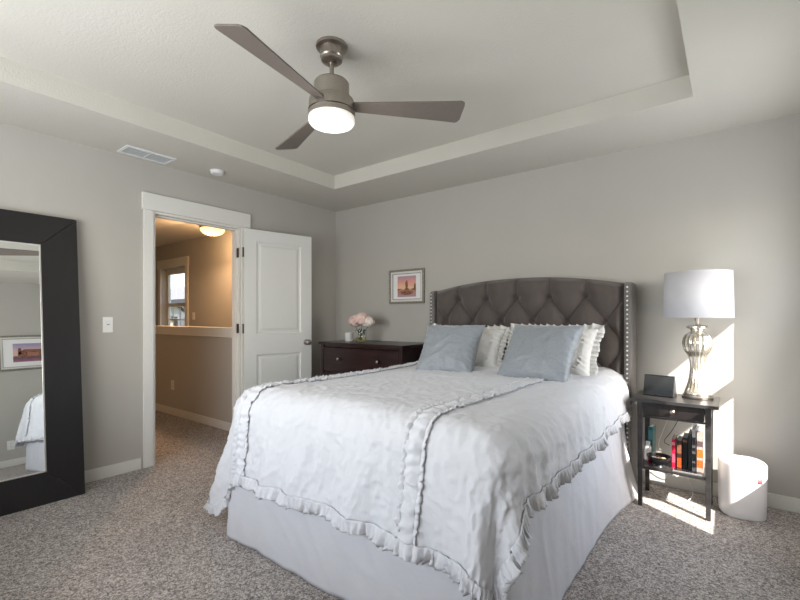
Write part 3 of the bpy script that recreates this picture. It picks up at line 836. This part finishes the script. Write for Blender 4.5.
picture('framed_picture', 'small silver-framed sunset painting on the wall left of the headboard', (1.05, 0, 1.515), 0, .445, .350, .020, .235, .215, am,
        [('art_mid', [ell(.0, -.055, .085, .022)]), ('art_dark', [ell(.0, -.068, .075, .020), [(-.035, -.04), (-.012, -.012), (-.018, .03), (-.004, .065), (.008, .06), (.018, .02), (.012, -.012), (.04, -.04)], ell(.104, .0, .012, .03, 10), [(-.117, -.02), (-.06, -.028), (-.117, -.04)], [(.117, -.012), (.05, -.03), (.117, -.045)]])])
am2 = ramp_mat('dusk_painting', [(0, (.30, .12, .18)), (.25, (.10, .07, .09)), (.38, (.75, .45, .30)), (.6, (.60, .42, .45)), (1, (.32, .28, .45))], 'Z', -.12, .12)
picture('wall_picture', 'wide silver-framed dusk landscape reflected in the leaning mirror', (XR, -1.89, 1.47), -PI/2, .80, .47, .022, .50, .25, am2,
        [('art_dark', [[(.20, -.06), (.20, .0), (.13, .045), (-.08, .04), (-.10, .09), (-.12, .04), (-.20, .02), (-.25, -.06)], ell(.18, .02, .02, .05, 10)]), ('art_mid', [[(.10, -.05), (.10, .0), (-.02, .0), (-.02, -.05)], [(-.06, -.05), (-.06, .01), (-.15, .0), (-.15, -.05)]])])

# ================================================================== NIGHTSTAND and what stands on it
t = thing('nightstand', 'dark wooden nightstand with one drawer and a low shelf beside the bed', 'nightstand', (3.19, -.50, 0))
nw, nd, nh = .455, .37, .68
obj('top', bx(0, nw, 0, nd, nh-.020, nh), 'nstand', t, bevel=.002)
for x in (.035, nw-.035-.032):
    for y in (.022, nd-.05):
        bm = nb(); s0, s1 = .012, .016
        P = [[(x+.016+a*s0*1., y+.016+b*s0, 0) for a, b in ((-1, -1), (1, -1), (1, 1), (-1, 1))], [(x+.016+a*s1, y+.016+b*s1, nh-.020) for a, b in ((-1, -1), (1, -1), (1, 1), (-1, 1))]]
        V = [[bm.verts.new(p) for p in r] for r in P]
        for k in range(4): bm.faces.new((V[0][k], V[0][(k+1) % 4], V[1][(k+1) % 4], V[1][k]))
        bm.faces.new(V[0]); bm.faces.new(V[1]); obj('leg', bm, 'nstand', t, bevel=.0015)
bm = nb(); box(bm, .040, .052, .05, nd-.05, .565, nh-.020); box(bm, nw-.052, nw-.040, .05, nd-.05, .565, nh-.020); box(bm, .06, nw-.06, nd-.036, nd-.026, .565, nh-.020); box(bm, .067, nw-.067, .03, .045, .562, .572)
obj('apron', bm, 'nstand', t)
bm = nb(); box(bm, .069, nw-.069, .024, .038, .576, nh-.024); box(bm, .075, nw-.075, .038, nd-.06, .58, .64)
dr = obj('drawer', bm, 'dark', t, bevel=.0015)
obj('knob', lathe(nb(), [(.006, .024), (.006, .012), (.013, .008), (.015, .001), (.010, -.005), (.002, -.007)], 20, (nw/2, 0, .618), axis='Y'), 'nickel', dr, smooth=True)
obj('shelf', bx(.045, nw-.045, .03, nd-.03, .235, .252), 'nstand', t, bevel=.002)

# lamp
lx, ly = 3.53, -.24
t = thing('table_lamp', 'table lamp with fluted mercury glass body and white drum shade', 'lamp', (lx, ly, nh))
obj('base', lathe(nb(), [(.02, 0), (.083, 0), (.085, .004), (.085, .012), (.080, .016), (.078, .024), (.073, .028)], 48), 'nickel', t, smooth='auto')
prof = spline([(.088, 0, .028), (.084, 0, .045), (.066, 0, .085), (.056, 0, .125), (.050, 0, .165), (.048, 0, .200), (.052, 0, .235), (.062, 0, .270), (.084, 0, .300), (.097, 0, .335), (.096, 0, .370), (.082, 0, .400), (.056, 0, .418), (.045, 0, .428)], 5)
fl = lambda a, z: 1-.07*abs(math.sin(a*9))**1.3*sstep(.03, .08, z)*(1-sstep(.40, .425, z)) + 0
obj('body', lathe(nb(), [(p.x*.84, p.z) for p in prof], 144, mod=fl), 'mercury', t, smooth=True)
obj('collar', lathe(nb(), [(.038, .426), (.038, .436), (.050, .440), (.059, .447), (.059, .456), (.050, .463), (.030, .466), (.012, .470)], 48, mod=lambda a, z: 1-.03*abs(math.sin(a*12)) if .439 < z < .464 else 1), 'mercury', t, smooth='auto')
obj('stem', lathe(nb(), [(.010, .468), (.010, .490), (.014, .492), (.014, .545), (.006, .548), (.004, .550), (.004, .800)], 20), 'nickel', t, smooth='auto')
sh = obj('lamp_shade', lathe(nb(), [(.188, .512), (.182, .800)], 72, cap=False), 'shade', t, smooth=True, solid=.003)
for z, r_ in ((.514, .1865), (.798, .1805)):
    obj('shade_ring', tube(nb(), [(r_*math.cos(2*PI*k/60), r_*math.sin(2*PI*k/60), z) for k in range(61)], .0028, 6), 'shade', sh, smooth=True)
bm = nb()
for k in range(3):
    a = 2*PI*k/3+.4; tube(bm, [(0, 0, .797), (.180*math.cos(a), .180*math.sin(a), .797)], .002, 6)
obj('spider', bm, 'nickel', sh)
obj('finial', lathe(nb(), [(.004, .797), (.009, .803), (.007, .812), (.002, .818)], 16), 'nickel', t, smooth=True)

# smart display: wedge with tilted screen facing the bed
t = thing('smart_display', 'black wedge-shaped smart display standing on the nightstand left of the lamp', 'display', (3.328, -.30, nh), R(-6))
bm = nb(); W = .148; t.scale = (1.18, 1.35, 1.42)
prism(bm, [(-.030, .004), (-.004, .094), (.004, .096), (.040, .012), (.046, .004), (.040, 0), (-.024, 0)], -W/2, W/2, 'YZ'); obj('body', bm, 'black', t, bevel=.003)
bm = nb(); m4 = [(-W/2+.004, -.0312, .008), (W/2-.004, -.0312, .008), (W/2-.004, -.0060, .0925), (-W/2+.004, -.0060, .0925)]
q = [bm.verts.new((x, y-.0012, z)) for x, y, z in m4]; q2 = [bm.verts.new((x, y+.001, z)) for x, y, z in m4]
bm.faces.new(q); bm.faces.new(q2[::-1])
for k in range(4): bm.faces.new((q[k], q[(k+1) % 4], q2[(k+1) % 4], q2[k]))
obj('screen', bm, 'screen', t)
M['band_grey'] = mat('display_side', (.25, .25, .26), .4)

# shelf contents
sz = .252
def book(label, x, y, th, dp, hh, color, spine=None, rz=0, stripes=None):
    t = thing('book', label, 'book', (x, y, sz), rz, group='books on the nightstand shelf')
    m = mat('book_cover', color, .45, noise_amt=.15, noise_scale=40)
    bm = nb(); box(bm, 0, .002, 0, dp, 0, hh); box(bm, th-.002, th, 0, dp, 0, hh); box(bm, 0, th, 0, .0025, 0, hh)
    cvr = obj('cover', bm, m, t, bevel=.0007)
    obj('pages', bx(.002, th-.002, .0025, dp-.003, .003, hh-.004), 'mat', t)
    if stripes:
        for (z0, z1, c) in stripes:
            obj('spine_print', bx(.0015, th-.0015, -.0006, .0, z0*hh, z1*hh), mat('spine_ink', c, .5, noise_amt=.5, noise_scale=150), cvr)
by = -.40
book('crimson book, leftmost of the upright row on the nightstand shelf', 3.405, by, .020, .15, .180, (.50, .01, .05), stripes=[(.2, .5, (.75, .12, .2)), (.8, .9, (.8, .3, .35))])
book('black book with an orange lower spine on the nightstand shelf', 3.432, by, .026, .15, .178, (.05, .02, .015), stripes=[(.06, .40, (.60, .10, .02)), (.55, .85, (.30, .12, .06))])
book('thick plain black book, middle of the row on the nightstand shelf', 3.462, by, .026, .16, .200, (.012, .012, .014), stripes=[(.86, .93, (.30, .14, .08))])
book('thin tall charcoal book between the black and the patterned book', 3.491, by, .016, .17, .225, (.030, .030, .032))
book('tall white spined book with dark lettering on the nightstand shelf', 3.510, by, .020, .17, .262, (.50, .50, .50), stripes=[(.1, .2, (.06, .06, .06)), (.25, .42, (.05, .05, .05)), (.48, .56, (.07, .07, .07)), (.62, .8, (.04, .04, .05))])
book('tall orange patterned book, rightmost of the row beside the nightstand leg', 3.533, by, .034, .17, .255, (.42, .36, .32), stripes=[(.12, .3, (.60, .16, .03)), (.36, .55, (.62, .20, .03)), (.62, .75, (.15, .10, .10))])
book('tall teal book behind the bowl at the left of the nightstand shelf', 3.258, -.26, .026, .10, .208, (.02, .20, .22), rz=R(-4), stripes=[(.6, .9, (.12, .42, .45))])
t = thing('bottle', 'short white plastic bottle at the left end of the nightstand shelf', 'bottle', (3.264, -.315, sz))
obj('body', lathe(nb(), [(.018, 0), (.020, .004), (.020, .085), (.012, .100)], 24), 'plastic', t, smooth='auto'); obj('cap', lathe(nb(), [(.013, .099), (.013, .122)], 20), 'plastic', t, smooth='auto')
t = thing('red_pouch', 'small red cloth pouch beside the black bowl', 'pouch', (3.281, -.352, sz))
bm = nb(); bmesh.ops.create_icosphere(bm, subdivisions=3, radius=.020)
for v in bm.verts: v.co.z = max(-.019, v.co.z*1.2)+.019; v.co.x *= .7; v.co += Vector((0, 0, .003*noise.noise(v.co*60)))
obj('pouch_body', bm, 'red', t, smooth=True)
bz = .022
t = thing('bowl', 'shallow black footed bowl on the nightstand shelf', 'bowl', (3.336, -.405, sz))
t.scale = (1.15, 1.15, 1.2)
obj('bowl_shell', lathe(nb(), [(.012, .012), (.030, .016), (.052, .034), (.060, .054), (.057, .055), (.048, .038), (.028, .022), (.004, .018)], 40, cap=False), 'black', t, smooth='auto')
obj('foot', lathe(nb(), [(.026, 0), (.022, .006), (.020, .014)], 24), 'black', t, smooth='auto')
rn = random.Random(4)
for lb, c, p in (('tan pebble-like trinket at the right of the black bowl', (.50, .30, .18), (.022, .005)), ('pale cream trinket in the middle of the black bowl', (.72, .60, .48), (.0, -.016)), ('brown trinket at the back of the black bowl', (.20, .09, .05), (-.006, .022)), ('silvery trinket at the left of the black bowl', (.70, .70, .72), (-.026, -.002))):
    bm = nb(); bmesh.ops.create_icosphere(bm, subdivisions=3, radius=.014)
    for v in bm.verts: v.co.x *= 1.25; v.co.z *= .8; v.co *= 1+.18*noise.noise(v.co*70+Vector((rn.random()*9, 0, 0)))
    o = obj('trinket', bm, mat('trinket_glaze', c, .3), None, smooth=True, loc=(3.336+p[0]*1.1, -.405+p[1]*1.1, sz+.046))
    tag(o, lb, 'trinket', 'trinkets in the black bowl')
t = thing('tablet', 'flat grey tablet lying on the nightstand shelf in front of the books', 'tablet', (3.415, -.470, sz))
obj('tablet_body', bx(0, .15, 0, .055, 0, .010), mat('tablet_grey', (.22, .21, .21), .3), t, bevel=.002)
obj('tablet_screen', bx(.006, .144, .005, .050, .010, .0108), 'screen', t)
# cables
def cable(label, pts, m='cable', r=.0022):
    o = obj('power_cable', tube(nb(), spline(pts, 10), r, 8), m, None, smooth=True); tag(o, label, 'cable')
cable('white cable looping from the wall under the nightstand to the floor', [(3.42, -.012, .30), (3.43, -.05, .16), (3.47, -.08, .10), (3.50, -.14, .03), (3.47, -.25, .008), (3.40, -.30, .008), (3.30, -.20, .008), (3.27, -.12, .008), (3.24, -.07, .008)])
cable('thin white cable hanging behind the nightstand shelf in a curve', [(3.36, -.10, .67), (3.37, -.095, .55), (3.33, -.09, .42), (3.30, -.085, .30), (3.34, -.08, .18), (3.45, -.07, .13), (3.56, -.06, .20), (3.60, -.05, .12), (3.58, -.08, .015)])
cable('dark lamp cord hanging down behind the nightstand top', [(3.45, -.10, .67), (3.44, -.085, .56), (3.38, -.08, .42), (3.33, -.06, .33), (3.36, -.035, .30)], 'black', .0022)

# ================================================================== WASTE BIN
t = thing('waste_bin', 'white rounded plastic bin with a small red label beside the nightstand', 'bin', (3.752, -.215, 0), R(12))
def sup(a, rx_, ry_, e=.72):
    c, s = math.cos(a), math.sin(a); return rx_*math.copysign(abs(c)**e, c), ry_*math.copysign(abs(s)**e, s)
bm = nb(); rings = []
for (k, z) in ((.92, .0), (.965, .006), (.985, .03), (1.0, .15), (1.01, .29), (1.012, .312), (1.0, .318), (.97, .319), (.95, .316), (.93, .311), (.5, .311), (.05, .311)):
    rings.append([bm.verts.new((*sup(2*PI*i/72, .114*k, .120*k), z)) for i in range(72)])
for a, b in zip(rings, rings[1:]):
    for i in range(72): bm.faces.new((a[i], a[(i+1) % 72], b[(i+1) % 72], b[i]))
bm.faces.new(rings[0]); bm.faces.new(rings[-1])
obj('bin_body', bm, 'bin', t, smooth='auto')
bm = nb()
for k in range(11): lathe(bm, [(.0028, .3112), (.0028, .3122)], 8, (-.055+k*.013, .078, 0))
obj('vent_holes', bm, 'slot', t)
bm = nb()
def lab(u, v):
    a = -1.28+u*.26; x, y = sup(a, .1155, .1215); return (x, y, .222+v*.034)
grid(bm, lab, 8, 2); lb_ = obj('red_label', bm, 'redlabel', t, smooth=True, solid=.0006)
